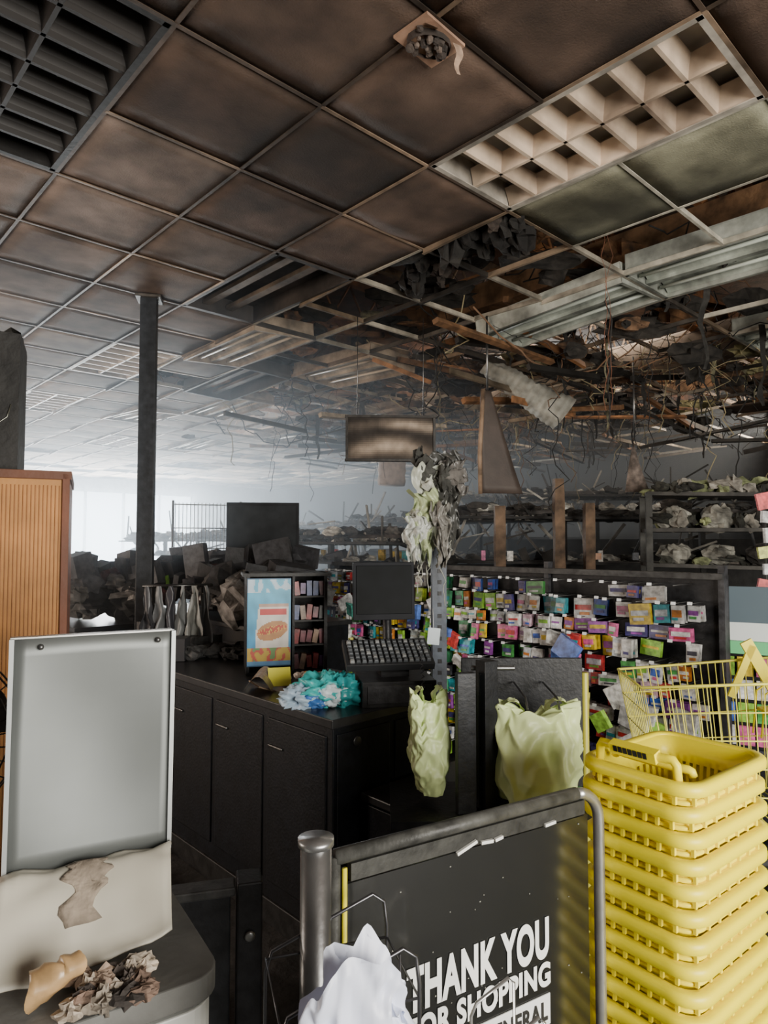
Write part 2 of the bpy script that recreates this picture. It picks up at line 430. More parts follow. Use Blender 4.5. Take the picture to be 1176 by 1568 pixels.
# ------------------------------------------------------------ shopping basket stack
def basket(mb,z,top=False):
    w0,d0=.345,.250
    def loop(zz,k,ext=0,r=.043):
        return [(x,y,zz) for x,y in rrect(w0*k+ext*2,d0*k+ext*2,r*k+ext*.7,6,16)]
    lv=[(0,.76),(.004,.775),(.02,.785),(.055,.81),(.06,.815),(.145,.885),(.165,.915),(.2,.96)]
    if not top: lv=[(.13,.875),(.150,.895),(.165,.915),(.2,.96)]
    loops=[loop(z+a,k) for a,k in lv]
    n=len(loops[0])
    vs=[p for l in loops for p in l]; fs=[]
    for r in range(len(loops)-1):
        for k in range(n):
            if top and r in (2,4) and k%2==0: continue
            l=(k+1)%n
            fs.append((r*n+k,r*n+l,(r+1)*n+l,(r+1)*n+k))
    mb.add(vs,fs,'plastic',YEL,True)
    prof=[(.2,.96,0),(.2045,.96,.005),(.2045,.96,.018),(.200,.96,.0235),(.192,.96,.0245),(.182,.96,.024),(.180,.96,.021)]
    loops=[loop(z+a,k,ext=e) for a,k,e in prof]
    vs=[p for l in loops for p in l]; fs=[]
    for r in range(len(loops)-1):
        for k in range(n):
            l=(k+1)%n; fs.append((r*n+k,r*n+l,(r+1)*n+l,(r+1)*n+k))
    mb.add(vs,fs,'plastic',YEL,True)
    mb.tube(loop(z+.158,.912,ext=.005),.0045,'plastic',YEL,n=6,closed=True)
    pr=rrect(w0*.95+.016,d0*.95+.016,.05,6,16)
    for k in range(0,n,3):
        x,y=pr[k]; mb.box((x,y,z+.170),(.006,.006,.026),'plastic',YEL)
    if top:
        mb.add(loop(z+.004,.77),[tuple(range(n))],'plastic',YEL)
mb=MB()
NB=17; SP=.0525
for k in range(NB):
    mb.M=Matrix.Translation((rr(-.003,.003),rr(-.003,.003),0))@Matrix.Rotation(rr(-.012,.012),4,'Z')
    basket(mb,k*SP+.005,k==NB-1)
mb.M=Matrix.Identity(4)
zt=(NB-1)*SP+.205
for x0,up in((-.157,.045),(-.095,.012)):
    g=[]
    for t in range(15):
        a=math.pi*t/14
        g.append(Vector((x0-.01*math.sin(a),.095*math.cos(a),zt+.0+up*min(1,1.4*math.sin(a)**.4))))
    mb.tube(g,.0085,'plastic',YEL,n=8)
mb.box((-.169,0,zt+.045),(.022,.11,.022),'plastic',YEL,rot=(0,-.3,0))
for q in range(7): mb.box((-.181,.04-q*.012,zt+.044),(.002,.007,.012),'plastic',BLK,rot=(0,-.3,0))
mb.finish('shopping_basket_stack',loc=(.688,1.61,0),yaw=math.radians(38),solid=.0028)

# ------------------------------------------------------------ shopping cart
mb=MB(); YW=(.85,.78,.12)
def cpt(s,t,z):
    f=(z-.45)/.55
    x0=-.42+.10*(1-f); x1=.36-.03*(1-f)
    w=(.19+.08*s)*(.82+.18*f)
    return Vector((x0+(x1-x0)*s,t*w,z+.06*s*f))
for z,r in ((1.0,.006),(.9,.003),(.8,.003),(.7,.003),(.6,.003),(.5,.005)):
    mb.tube([cpt(0,-1,z),cpt(1,-1,z),cpt(1,1,z),cpt(0,1,z)],r,'plastic',YW,n=6,closed=True)
for k in range(25):
    s=k/24
    for t in(-1,1): mb.tube([cpt(s,t,1.0),cpt(s,t,.5)],.0022,'plastic',YW,n=5)
    mb.tube([cpt(s,-1,.5),cpt(s,1,.5)],.0022,'plastic',YW,n=5)
for k in range(13):
    t=-1+k/6
    for s in(0,1): mb.tube([cpt(s,t,1.0),cpt(s,t,.5)],.0022,'plastic',YW,n=5)
mb.tube([(.36,-.27,1.06),(.45,-.27,1.10),(.45,.27,1.10),(.36,.27,1.06)],.014,'plastic',YEL,n=10)
for sy in(-1,1):
    mb.tube([(.36,sy*.27,1.06),(.32,sy*.26,1.10),(.3,sy*.2,1.12)],.01,'plastic',YEL,n=8)
    mb.tube([(.34,sy*.26,.98),(.28,sy*.25,.45),(.34,sy*.25,.18)],.013,'metal',(.5,.5,.5),n=8)
    mb.tube([(.34,sy*.25,.18),(-.38,sy*.18,.18),(-.40,sy*.18,.14)],.013,'metal',(.5,.5,.5),n=8)
    for x in(-.38,.33):
        mb.cyl((x,sy*(.18 if x<0 else .25)-.012,.06),(x,sy*(.18 if x<0 else .25)+.012,.06),.06,'plastic',(.05,.05,.05),n=18)
        mb.box((x,sy*(.18 if x<0 else .25),.125),(.03,.04,.09),'metal',(.4,.4,.4))
    mb.box((.20,sy*.2,.98),(.05,.012,.34),'plastic',YEL,rot=(0,-.5,0))
    mb.box((.10,sy*.2,1.0),(.03,.012,.24),'plastic',YEL,rot=(0,.4,0))
for k in range(6):
    y=-.2+k*.08
    mb.tube([(.34,y,1.04),(.16,y,.92),(.14,y,.74)],.004,'plastic',YEL,n=6)
mb.box((.25,0,.86),(.2,.36,.012),'plastic',YEL,rot=(0,-.1,0))
mb.finish('shopping_cart',loc=(1.42,2.72,0),yaw=math.radians(-6))

# ------------------------------------------------------------ thank-you sign stand
mb=MB(); Ls=.66; zt=1.0; zb=.10; r=.07
pts=[Vector((0,0,zt)),Vector((Ls-r,0,zt))]+[Vector((Ls-r+r*math.sin(a),0,zt-r+r*math.cos(a))) for a in [math.radians(x) for x in range(15,91,15)]]+[Vector((Ls,0,.6)),Vector((Ls,0,0.0))]
mb.tube(pts[:2],.014,'blackpaint',(.06,.06,.055),n=12)
mb.tube(pts[1:],.0125,'metal',(.62,.62,.6),n=12)
mb.tube([(0,0,zt),(0,0,0)],.010,'blackpaint',(.06,.06,.055),n=12)
mb.box((Ls/2-.012,.0,(zt+zb)/2-.025),(Ls-.055,.008,zt-zb-.05),'signpanel',(.004,.0045,.004))
mb.box((Ls/2-.012,.0,zt-.030),(Ls-.08,.016,.030),'blackpaint',(.04,.04,.036))
mb.tube([(0.016,-.006,.05),(.016,-.006,zt-.02)],.005,'plastic',(.75,.66,.03),n=8)
for x,l in((.28,.05),(.33,.03),(.36,.02),(.50,.03)): mb.box((x,-.012,zt-.042),(l,.006,.006),'film',(.8,.8,.76),rot=(0,rr(-.3,.3),0))
mb.tube([(0,0,zb),(Ls,0,zb)],.012,'metal',(.5,.5,.5),n=10)
for x in(0.02,Ls): mb.box((x,0,.01),(.05,.3,.02),'metal',(.3,.3,.3))
for q in range(30):
    mb.box((rr(.05,Ls-.06),-.0050,rr(.5,.96)),(rr(.001,.003),.001,rr(.001,.003)),'film',(.35,.35,.30))
sign=mb.finish('thank_you_sign',loc=(-.086,1.2,0),yaw=math.radians(30.5))
tm=bpy.data.materials.new('sign_print_white'); tm.use_nodes=True
tb=tm.node_tree.nodes['Principled BSDF']; tb.inputs['Base Color'].default_value=(.85,.86,.84,1); tb.inputs['Roughness'].default_value=.5
tk=bpy.data.materials.new('sign_print_black'); tk.use_nodes=True
tk.node_tree.nodes['Principled BSDF'].inputs['Base Color'].default_value=(.015,.015,.015,1)
def text(body,x0,x1,z0,z1,nm,m,y=-.0065,bold=.02):
    c=bpy.data.curves.new(nm,'FONT'); c.body=body; c.size=1; c.extrude=.004; c.offset=bold; c.space_character=1.08
    o=bpy.data.objects.new(nm,c); bpy.context.scene.collection.objects.link(o)
    c.materials.append(m); bpy.context.view_layer.update()
    w=o.dimensions.x; h=.72
    o.parent=sign; o.rotation_euler=(math.pi/2,0,0)
    o.scale=((x1-x0)/w,(z1-z0)/h,.1); o.location=(x0,y,z0)
text('THANK YOU',.146,.50,.688,.765,'print_thank_you',tm,bold=.042)
text('FOR SHOPPING',.146,.50,.628,.674,'print_for_shopping',tm,bold=.042)
mbp=MB(); mbp.box((.323,-.006,.578),(.354,.002,.062),'plastic',(.8,.81,.8)); mbp.finish('print_box',parent=sign)
text('DOLLAR GENERAL',.156,.49,.56,.597,'print_name',tk,y=-.0085,bold=.03)

mb=MB()
mb.cyl((0,0,0),(0,0,1.05),.026,'metal',(.25,.25,.25),n=24)
mb.cyl((0,0,1.05),(0,0,1.062),.030,'metal',(.42,.42,.42),n=24)
mb.cyl((0,0,0),(0,0,.012),.05,'metal',(.3,.3,.3),n=24)
mb.finish('steel_bollard_post',loc=(-.113,1.135,0))

mb=MB(); MT=(.12,.12,.13)
for y in(0,.16):
    mb.tube([(-.14,y,0),(-.14,y,.86),(-.13,y,.89),(.04,y,.955),(.06,y,.94),(.065,y,.9),(.065,y,0)],.0032,'metal',MT,n=6)
for z in(.25,.5,.75,.88): mb.tube([(-.14,0,z),(.065,0,z),(.065,.16,z),(-.14,.16,z)],.0025,'metal',MT,n=6,closed=True)
for k in range(4): mb.tube([(-.1+k*.045,0,.2),(-.1+k*.045,0,.9+.016*k)],.002,'metal',MT,n=6)
mb.tube([(-.16,-.03,.8),(-.18,-.03,.86),(-.15,-.03,.9),(-.13,-.02,.86)],.005,'metal',(.3,.3,.3),n=6)
mb.finish('wire_bag_stand',loc=(-.01,1.0,0),yaw=.3)
mb=MB()
for y in(0,.1): mb.tube([(0,y,0),(0,y,.76),(.01,y,.78),(.07,y,.81),(.08,y,.80),(.08,y,0)],.003,'metal',(.75,.75,.75),n=6)
for k in range(3): mb.tube([(.0+.027*(k+.5),0,.1),(.027*(k+.5),0,.79)],.002,'metal',(.75,.75,.75),n=6)
for z in(.1,.4,.7): mb.tube([(0,0,z),(.08,0,z),(.08,.1,z),(0,.1,z)],.0025,'metal',(.75,.75,.75),n=6,closed=True)
mb.finish('chrome_wire_rack',loc=(.175,1.06,0),yaw=.3)
def plastic_bag(name,loc,w,d,h,col,seed,yaw=0,botk=.80,dip=.10):
    mb=MB()
    def fn(a,b):
        th=2*math.pi*a
        k=(botk+(1-botk)*min(1,b*3.5)) if b<.3 else (1-.12*((b-.3)/.7)**1.5)
        kd=(.7+.3*min(1,b*4)) if b<.25 else (1-.72*((b-.25)/.75)**1.4)
        cx,sy=math.cos(th),math.sin(th)
        x=math.copysign(abs(cx)**.6,cx)*w/2*k; y=math.copysign(abs(sy)**.7,sy)*d/2*kd
        z=h*b-(dip*h*b**4)*(1-abs(cx)**2)
        q=Vector((x,y,z)); s=w/.28
        P=Vector((x*10/s+seed,y*10/s,z*5/s)); Q=Vector((x*24/s+seed,y*24/s,z*10/s))
        f=noise.noise(P)
        f2=1-2*abs(noise.noise(P*1.7+Vector((0,3,0))))
        f3=1-2*abs(noise.noise(Q+Vector((0,0,7))))
        r=Vector((cx,sy,0))
        q+=r*(f*.036+f2*.028+f3*(.007+.010*b))*s
        q.z+=(.035*noise.noise(Vector((cx*3,sy*3+seed,b*2)))+.012*f2)*b*(h/.3)
        return q
    mb.surf(fn,120,70,'film',col,True,cu=True)
    mb.surf(lambda a,b:fn(a,0) if b>.5 else Vector((0,0,0.004)),120,2,'film',col,True,cu=True)
    def topf(a,b):
        p=fn(a,1.0); c=Vector((0,0,h*.82)); q=p.lerp(c,b)
        q.z+=.012*math.sin(math.pi*b)*(1+noise.noise(Vector((math.cos(6.28*a)*3,math.sin(6.28*a)*3,seed))))
        return q
    mb.surf(topf,120,10,'film',col,True,cu=True)
    for sx in(-1,1):
        x=sx*w*.31
        def hf(a,b,x=x,sx=sx):
            t=math.pi*b
            return Vector((x+math.cos(t)*w*.14+.012*noise.noise(Vector((b*6,a*2,seed))), (a-.5)*.05+.012*math.sin(b*9), h*.93+math.sin(t)*h*.15+.008*noise.noise(Vector((b*7,a*4,seed+2)))))
        mb.surf(hf,8,24,'film',col)
    return mb.finish(name,loc=loc,yaw=yaw)
GB=(.82,.95,.46)
plastic_bag('plastic_shopping_bag',(.478,2.15,.75),.245,.15,.285,GB,3,yaw=.1)
plastic_bag('plastic_shopping_bag',(.146,2.20,.75),.105,.12,.31,(.76,.90,.44),8,yaw=.2,botk=.45)
plastic_bag('white_plastic_bag',(-.035,.90,.775),.14,.09,.16,(.70,.74,.88),15,yaw=.3,botk=.95,dip=-.5)
mb=MB()
mb.box((.33,2.22,.70),(.62,.34,.03),'blackpaint',BLK)
mb.box((.33,2.22,.35),(.12,.12,.68),'blackpaint',BLK)
mb.box((.33,2.22,.01),(.5,.3,.02),'blackpaint',BLK)
mb.box((.255,2.12,.93),(.06,.03,.43),'blackpaint',(.02,.022,.026),rot=(0,0,.2))
mb.box((.325,2.14,.95),(.05,.05,.46),'blackpaint',(.012,.013,.015),rot=(0,0,.5))
mb.box((.48,2.36,.93),(.42,.02,.44),'blackpaint',(.015,.016,.019))
mb.tube([(.70,2.36,.02),(.70,2.36,1.1)],.014,'plastic',(.45,.42,.05),n=10)
mb.cyl((.28,2.17,1.15),(.42,2.17,1.15),.008,'metal',(.2,.2,.2),n=8)
for x in(.36,.45,.55): mb.tube([(x,2.12,1.03),(x,2.15,1.06),(x,2.34,1.07)],.004,'metal',(.2,.2,.2),n=6)
mb.finish('bagging_carousel',bevel=.004)

mb=MB()
mb.box((-.17,0,.39),(.32,.03,.78),'blackpaint',(.02,.021,.024))
mb.box((.03,0,.405),(.055,.07,.81),'blackpaint',(.022,.022,.025))
mb.box((-.17,-.0,.79),(.34,.05,.02),'blackpaint',(.06,.06,.06))
mb.cyl((.03,-.036,.70),(.03,-.045,.70),.012,'metal',(.3,.3,.3),n=12)
mb.box((-.1,0,.012),(.5,.2,.024),'blackpaint',BLK)
mb.finish('checkout_lane_gate',loc=(-.33,1.52,0),yaw=math.radians(15),bevel=.004)

# ------------------------------------------------------------ checkout counter
mb=MB()
Lc=2.2; Wc=.64
K=(.005,.006,.009)
mb.box((Wc/2,Lc/2,.44),(Wc-.04,Lc-.04,.86),'blackpaint',K)
mb.box((Wc/2,Lc/2,.885),(Wc,Lc,.035),'gloss',(.022,.022,.024))
mb.box((Wc/2,Lc/2,.05),(Wc-.02,Lc-.02,.1),'blackpaint',(.02,.02,.02))
for k in range(5):
    y=.25+k*.43
    mb.box((.018,y,.5),(.01,.39,.66),'blackpaint',(.006,.007,.010))
    mb.box((.01,y+.13,.72),(.014,.1,.012),'metal',(.1,.1,.1))
for k in range(2):
    mb.box((.17+k*.3,.018,.5),(.27,.01,.68),'blackpaint',(.007,.008,.011))
mb.cyl((.13,.016,.80),(.13,.006,.80),.02,'metal',(.12,.12,.12),n=16)
mb.box((.46,-.2,.60),(.66,.38,.03),'gloss',(.03,.03,.032))
mb.box((.78,-.2,.29),(.02,.36,.58),'blackpaint',K)
mb.box((.14,-.2,.29),(.02,.36,.58),'blackpaint',K)
mb.box((.46,-.02,.30),(.64,.02,.6),'blackpaint',K)
mb.finish('checkout_counter',loc=(-.19,2.48,0),yaw=YAW,bevel=.004)
def onc(b,a,z=.9025):
    p=G(b,a,0); return (p.x-.19,p.y+2.48,z)

mb=MB()
mb.box((0,0,.05),(.30,.32,.10),'blackpaint',(.03,.03,.033))
mb.box((0,-.162,.05),(.26,.006,.07),'blackpaint',(.05,.05,.055))
mb.box((0,.0,.13),(.12,.12,.07),'blackpaint',BLK)
mb.M=Matrix.Translation((-.03,-.05,.19))@Matrix.Rotation(math.radians(24),4,'X')
mb.box((0,0,0),(.36,.19,.03),'plastic',(.03,.032,.035))
for a in range(14):
    for b in range(6):
        mb.box((-.155+a*.024,-.07+b*.027,.02),(.019,.021,.012),'plastic',jit((.09,.10,.11) if (a+b)%5 else (.25,.26,.26),.3),taper=.8)
mb.M=Matrix.Identity(4)
mb.cyl((0,.10,.1),(0,.13,.34),.02,'blackpaint',BLK,n=12)
mb.M=Matrix.Translation((-.02,.10,.44))@Matrix.Rotation(math.radians(-4),4,'X')
mb.box((0,0,0),(.27,.03,.25),'screen',(.012,.013,.016))
mb.box((0,-.017,.005),(.245,.004,.21),'screen',(.004,.005,.006))
mb.box((0,.03,0),(.15,.04,.15),'plastic',(.02,.02,.022))
mb.M=Matrix.Identity(4)
mb.finish('cash_register',loc=(.035,2.84,.9025),yaw=math.radians(10),bevel=.003)

mb=MB()
mb.box((0,0,.86),(.07,.05,1.72),'galv',(.07,.085,.11))
mb.box((0,0,.01),(.2,.2,.02),'galv',(.1,.1,.1))
for k in range(16): mb.box((0,-.026,.7+k*.055),(.02,.002,.02),'blackpaint',BLK)
mb.finish('shelf_upright_post',loc=(.27,3.32,0),yaw=.1)
mb=MB()
def drape(x0,z0,w,h,col,seed,y0=-.06,m='film'):
    def f(a,b):
        P=Vector((a*3+seed,b*3.5,seed*.7))
        ww=w*(1-.45*b+.25*noise.noise(Vector((b*4,seed,1))))
        x=x0+(a-.5)*ww+.05*noise.noise(Vector((b*3,seed,4)))
        y=y0+.05*noise.noise(P)+.03*(1-2*abs(noise.noise(P*2.3)))-.03*math.sin(math.pi*a)
        z=z0-h*b*(1+.25*noise.noise(Vector((a*5,seed,2))))+.03*noise.noise(P*2)
        return Vector((x,y,z))
    mb.surf(f,22,30,m,col)
drape(.03,1.99,.15,.24,(.06,.06,.055),1,y0=-.04)
drape(-.02,1.93,.17,.40,(.48,.50,.42),2)
drape(.06,1.86,.15,.30,(.06,.06,.055),3)
drape(-.07,1.80,.15,.32,(.40,.46,.26),4,y0=-.09)
drape(-.10,1.68,.13,.22,(.55,.57,.53),5,y0=-.10)
drape(.02,1.74,.10,.28,(.22,.21,.19),6,y0=-.12)
drape(.10,1.95,.12,.16,(.15,.14,.13),7,y0=-.05)
for q in range(10):
    mb.blob((rr(-.10,.10),rr(-.08,-.02),rr(1.6,1.97)),(rr(.05,.1),rr(.04,.07),rr(.06,.12)),'ash',R.choice([(.4,.4,.35),(.05,.05,.045),(.05,.05,.045),(.12,.11,.1)]),seed=q,n=12,amp=.8,fr=3)
for q in range(9):
    x=rr(-.12,.12); mb.tube(sagpts((x,-.06,1.6),(x+rr(-.03,.03),-.06,rr(1.2,1.5)),0,w=.02,seed=q),rr(.0015,.005),'film',(.35,.36,.3),n=5)
mb.finish('melted_plastic_sheeting',loc=(.25,3.28,0))
mb=MB()
pts=[]
for k in range(240):
    t=k/239; a=t*2*math.pi*30
    pts.append(Vector((.006*math.cos(a)+.02*math.sin(t*3),.006*math.sin(a),1.2-.62*t)))
mb.tube(pts,.0018,'plastic',(.03,.03,.035),n=5)
mb.finish('coiled_phone_cord',loc=(.135,2.62,.0))
mb=MB(); mb.box((0,0,0),(.055,.003,.075),'film',(.75,.85,.9),rot=(0,.1,0)); mb.cyl((0,0,.03),(0,.05,.12),.001,'film',(.7,.7,.7),n=5)
mb.finish('hanging_price_tag',loc=(.225,3.05,1.13))

mb=MB()
for q,(c,s,cl) in enumerate([((0,0,.05),(.2,.17,.13),(.05,.50,.50)),((.08,.0,.05),(.15,.15,.12),(.03,.38,.40)),((-.08,-.02,.03),(.16,.14,.09),(.45,.6,.75)),((.02,.04,.06),(.14,.12,.10),(.1,.6,.58)),((.04,-.05,.045),(.12,.08,.08),(.75,.85,.9)),((-.03,-.06,.03),(.1,.06,.06),(.06,.2,.55))]):
    mb.blob(c,s,'film',cl,seed=q+40,amp=.6,n=40,fr=1.9,smooth=True)
mb.finish('crumpled_turquoise_bag',loc=onc(.13,.22,.905))

mb=MB()
w,d,h=.40,.26,.50
mb.box((0,d/2,h/2),(w,.015,h),'blackpaint',BLK)
for sx in(-1,1): mb.box((sx*(w/2-.008),0,h/2),(.016,d,h),'blackpaint',(.02,.02,.022))
mb.box((0,0,h-.008),(w+.04,d+.02,.016),'blackpaint',(.025,.025,.025)); mb.box((0,0,.008),(w,d,.016),'blackpaint',BLK)
mb.box((.03,0,h/2),(.012,d,h),'blackpaint',BLK)
for z in(.14,.26,.38):
    mb.box((.115,0,z),(.16,d-.02,.008),'blackpaint',(.03,.03,.03))
for z in(.02,.145,.265,.385):
    for k in range(5):
        mb.box((.05+k*.032,-.07,z+.035),(.026,.05,rr(.05,.08)),'package',jit(R.choice([(.35,.04,.04),(.25,.08,.10),(.12,.03,.2),(.06,.1,.3),(.30,.2,.14),(.03,.03,.03)]),.3),rot=(0,rr(-.2,.2),0))
py=-d/2-.004
NX,NY=42,84
def poster(s,t):
    n=noise.noise(Vector((s*6,t*8,3)))
    c=(.03+.08*t,.24+.20*t,.50+.12*t)
    if t>.84 and n>.05: c=(.45,.58,.68)
    lx=.18+.20*max(0,(t-.3)); rx=.96
    if .16<t<.72 and lx<s<rx: c=(.66,.63,.58)
    if .58<t<.66 and lx+.04<s<rx-.05: c=(.52,.04,.04)
    if .68<t<.72 and lx<s<rx: c=(.45,.30,.24)
    dx=(s-.58)/.36; dy=(t-.40-.10*(s-.58))/.11
    if dx*dx+dy*dy<1: c=(.46,.22,.08)
    dy=(t-.41-.10*(s-.58))/.045
    if dx*dx+dy*dy<.85: c=(.45,.06,.03) if noise.noise(Vector((s*30,t*30,0)))>-.1 else (.6,.42,.08)
    if t<.20: c=(.50,.34,.05) if n>.0 else ((.50,.08,.05) if n>-.2 else (.15,.3,.1))
    if t<.05: c=(.10,.25,.45)
    f=1+.3*n
    return (c[0]*f,c[1]*f,c[2]*f)
mb.box((-.09,py+.003,.26),(.214,.006,.43),'plastic',(.03,.10,.2))
for a in range(NX):
    for b in range(NY):
        x0=-.195+a*.21/NX; z0=.05+b*.42/NY
        mb.add([(x0,py-.001,z0),(x0+.21/NX,py-.001,z0),(x0+.21/NX,py-.001,z0+.42/NY),(x0,py-.001,z0+.42/NY)],[(0,1,2,3)],'plastic',poster((a+.5)/NX,(b+.5)/NY))
mb.finish('counter_display_case',loc=onc(.44,.94),yaw=math.radians(14))
mb=MB()
mb.box((0,0,.004),(.12,.15,.006),'package',(.32,.22,.14),rot=(0,.35,.5))
mb.surf(lambda a,b:Vector((-.08+.12*a,-.1+.2*b,.01+.06*math.sin(math.pi*a)+.01*b)),8,5,'package',(.34,.26,.18))
mb.box((.06,0,.05),(.10,.005,.085),'plastic',(.85,.8,.08),rot=(-.5,0,.3))
mb.finish('paper_leaflets',loc=onc(.12,.62,.905))
mb=MB()
for k in range(24): mb.blob((rr(-.18,.14),rr(-.08,.08),.016),(.035,.03,.03),'package',R.choice([(.7,.1,.1),(.2,.3,.8),(.8,.7,.6),(.9,.5,.1)]),seed=k,n=10)
mb.finish('loose_candy',loc=onc(.38,.60,.905))
mb=MB()
for k in range(18):
    mb.blob((rr(-.25,.25),rr(-.35,.35),.03),(rr(.08,.2),rr(.06,.15),rr(.05,.1)),'ash',jit((.05,.05,.05),.6),seed=k+80,n=12,amp=.5)
mb.box((.05,.1,.05),(.25,.18,.1),'blackpaint',(.03,.03,.03),rot=(0,.05,.4))
mb.box((-.15,-.05,.06),(.15,.12,.12),'plastic',(.05,.05,.055),rot=(0,0,.9))
mb.box((-.1,.28,.09),(.2,.16,.18),'blackpaint',(.04,.04,.045),rot=(0,0,.2))
mb.finish('burnt_counter_clutter',loc=onc(.32,1.65,.905),yaw=YAW)

# ------------------------------------------------------------ second counter and stuff behind
mb=MB()
mb.box((0,0,.5),(.7,1.9,1.0),'blackpaint',K); mb.box((0,0,1.01),(.74,1.94,.03),'gloss',(.02,.02,.022))
for k in range(4): mb.box((-.352,-.7+k*.46,.5),(.01,.42,.8),'blackpaint',(.03,.03,.035))
mb.finish('checkout_counter',loc=(-1.15,5.1,0),yaw=YAW,bevel=.004)
PAL=[(.75,.75,.73),(.8,.8,.78),(.62,.04,.04),(.05,.13,.55),(.08,.40,.09),(.72,.52,.03),(.32,.07,.40),(.03,.40,.48),(.70,.24,.03),(.70,.13,.34),(.28,.58,.06),(.62,.67,.72),(.05,.05,.07),(.7,.66,.6),(.08,.07,.25),(.8,.8,.8)]
def pile(name,loc,yaw,w,l,seed,n=60,up=1.0):
    mb=MB()
    for k in range(n):
        c=(rr(-w,w),rr(-l,l),rr(.05,.28)*up); s=rr(.12,.36)
        mb.blob(c,(s,s,s*rr(.4,.9)),'ash',jit(R.choice([(.03,.03,.035),(.05,.05,.055),(.02,.02,.02),(.10,.03,.03),(.2,.19,.18),(.1,.1,.1)]),.4),seed=k+seed,n=12,amp=.6)
    for k in range(n//2):
        mb.box((rr(-w,w),rr(-l,l),rr(.06,.4)*up),(rr(.1,.3),rr(.02,.2),rr(.1,.25)),'blackpaint',jit((.05,.05,.055),.5),rot=(rr(-.3,.3),rr(-.3,.3),rr(0,3)))
    for k in range(n//2):
        mb.box((rr(-w,w),rr(-l,l),rr(.06,.25)),(.08,.03,.1),'package',jit(tuple(x*.6 for x in R.choice(PAL)),.5),rot=(rr(-.3,.3),rr(-.3,.3),rr(0,3)))
    mb.finish(name,loc=loc,yaw=yaw)
pile('burnt_merchandise_pile',(-1.15,5.1,1.06),YAW,.3,.88,120)
mb=MB()
mb.box((0,0,.36),(.56,.05,.42),'screen',(.03,.032,.036)); mb.box((0,-.027,.365),(.52,.004,.36),'screen',(.035,.04,.045))
mb.box((0,.03,.12),(.08,.04,.24),'plastic',BLK); mb.box((0,0,.01),(.25,.2,.02),'plastic',BLK)
mb.finish('flat_screen_monitor',loc=(-.95,5.25,1.30),yaw=.1,bevel=.004)
mb=MB(); mb.box((0,0,.0),(.5,.4,.27),'blackpaint',(.02,.02,.02)); mb.box((0,0,.14),(.54,.44,.02),'blackpaint',(.05,.05,.05)); mb.finish('monitor_shelf',loc=(-.95,5.25,1.155),yaw=.1)
mb=MB()
mb.box((0,0,.46),(.7,2.4,.92),'blackpaint',K); mb.box((0,0,.935),(.74,2.44,.03),'gloss',(.02,.02,.022))
for k in range(5): mb.box((-.352,-.95+k*.48,.5),(.01,.42,.8),'blackpaint',(.03,.03,.035))
mb.finish('checkout_counter',loc=(-2.75,5.9,0),yaw=YAW,bevel=.004)
pile('burnt_merchandise_pile',(-2.75,5.9,1.0),YAW,.3,1.1,420,n=60,up=1.0)
mb=MB()
for k in range(5):
    mb.box((-.5+k*.26,0,.10),(.18,.14,rr(.12,.25)),'blackpaint',jit((.03,.03,.035),.3),rot=(0,0,rr(-.4,.4)))
mb.finish('scorched_display_boxes',loc=(-2.55,5.75,1.20),yaw=.3)

mb=MB()
for sx in(-.14,.14): mb.cyl((sx,0,0),(sx,0,1.30),.010,'metal',(.06,.06,.06),n=8)
mb.cyl((-.2,0,1.30),(.2,0,1.30),.010,'metal',(.08,.08,.08),n=8)
for sx in(-.14,.14): mb.box((sx,0,.015),(.05,.3,.03),'metal',(.1,.1,.1))
for k in range(6):
    x=-.17+k*.065; col=[(.05,.05,.055),(.14,.145,.15),(.05,.05,.06),(.22,.23,.23),(.28,.28,.26),(.04,.04,.04)][k]
    hh=rr(.3,.5)
    mb.surf(lambda a,b:Vector((x+(a-.5)*.13*(.15+.85*b)+.03*noise.noise(Vector((a*3,b*4,k))),.05*math.sin(a*7+k)*b-.03,1.30-hh*b*(1+.1*math.sin(9*a)))),10,12,'film',col)
mb.finish('hanging_bag_rack',loc=(-1.22,3.98,0),yaw=.3)
mb=MB()
for k in range(18):
    mb.cyl((-.3+k*.036,0,1.45),(-.3+k*.036,0,1.95),.004,'galv',(.5,.5,.5),n=5)
for z in(1.5,1.7,1.93): mb.cyl((-.32,0,z),(.33,0,z),.006,'galv',(.55,.55,.55),n=6)
for sx in(-.32,.33): mb.cyl((sx,0,0),(sx,0,1.97),.012,'galv',(.3,.3,.3),n=8)
for sx in(-.32,.33): mb.box((sx,0,.01),(.04,.4,.02),'galv',(.3,.3,.3))
mb.finish('wire_display_rack',loc=(-1.75,6.6,0),yaw=.35)

# ------------------------------------------------------------ candy / snack gondola
def packaged(mb,x,y,z,w,h,col,dk=1.0,jt=1.0):
    rz=rr(-.15,.15)*jt; ry=rr(-.10,.10)*jt; rx=rr(-.15,.05)
    D=lambda c:(c[0]*dk,c[1]*dk,c[2]*dk)
    mb.box((x,y,z-h/2),(w,.022,h),'package',D(jit(col,.15)),rot=(rx,ry,rz))
    c2=R.choice(PAL)
    mb.box((x,y-.0125,z-h*.45),(w*.8,.004,h*rr(.15,.4)),'package',D(c2),rot=(rx,ry,rz))
    mb.box((x+rr(-.01,.01),y-.015,z-h*.75),(w*.5,.003,h*.15),'package',D(R.choice(PAL)),rot=(rx,ry,rz))
mb=MB(); Lg=3.05
mb.box((Lg/2,.10,.70),(Lg,.03,1.38),'blackpaint',(.02,.02,.022))
mb.box((Lg/2,0,.06),(Lg,.45,.12),'blackpaint',(.03,.03,.03))
for k in range(4): mb.box((k*(Lg-.03)/3+.015,.08,.72),(.03,.05,1.44),'blackpaint',(.05,.05,.055))
mb.box((Lg/2,.06,1.385),(Lg,.07,.03),'blackpaint',(.05,.05,.05))
z=1.33
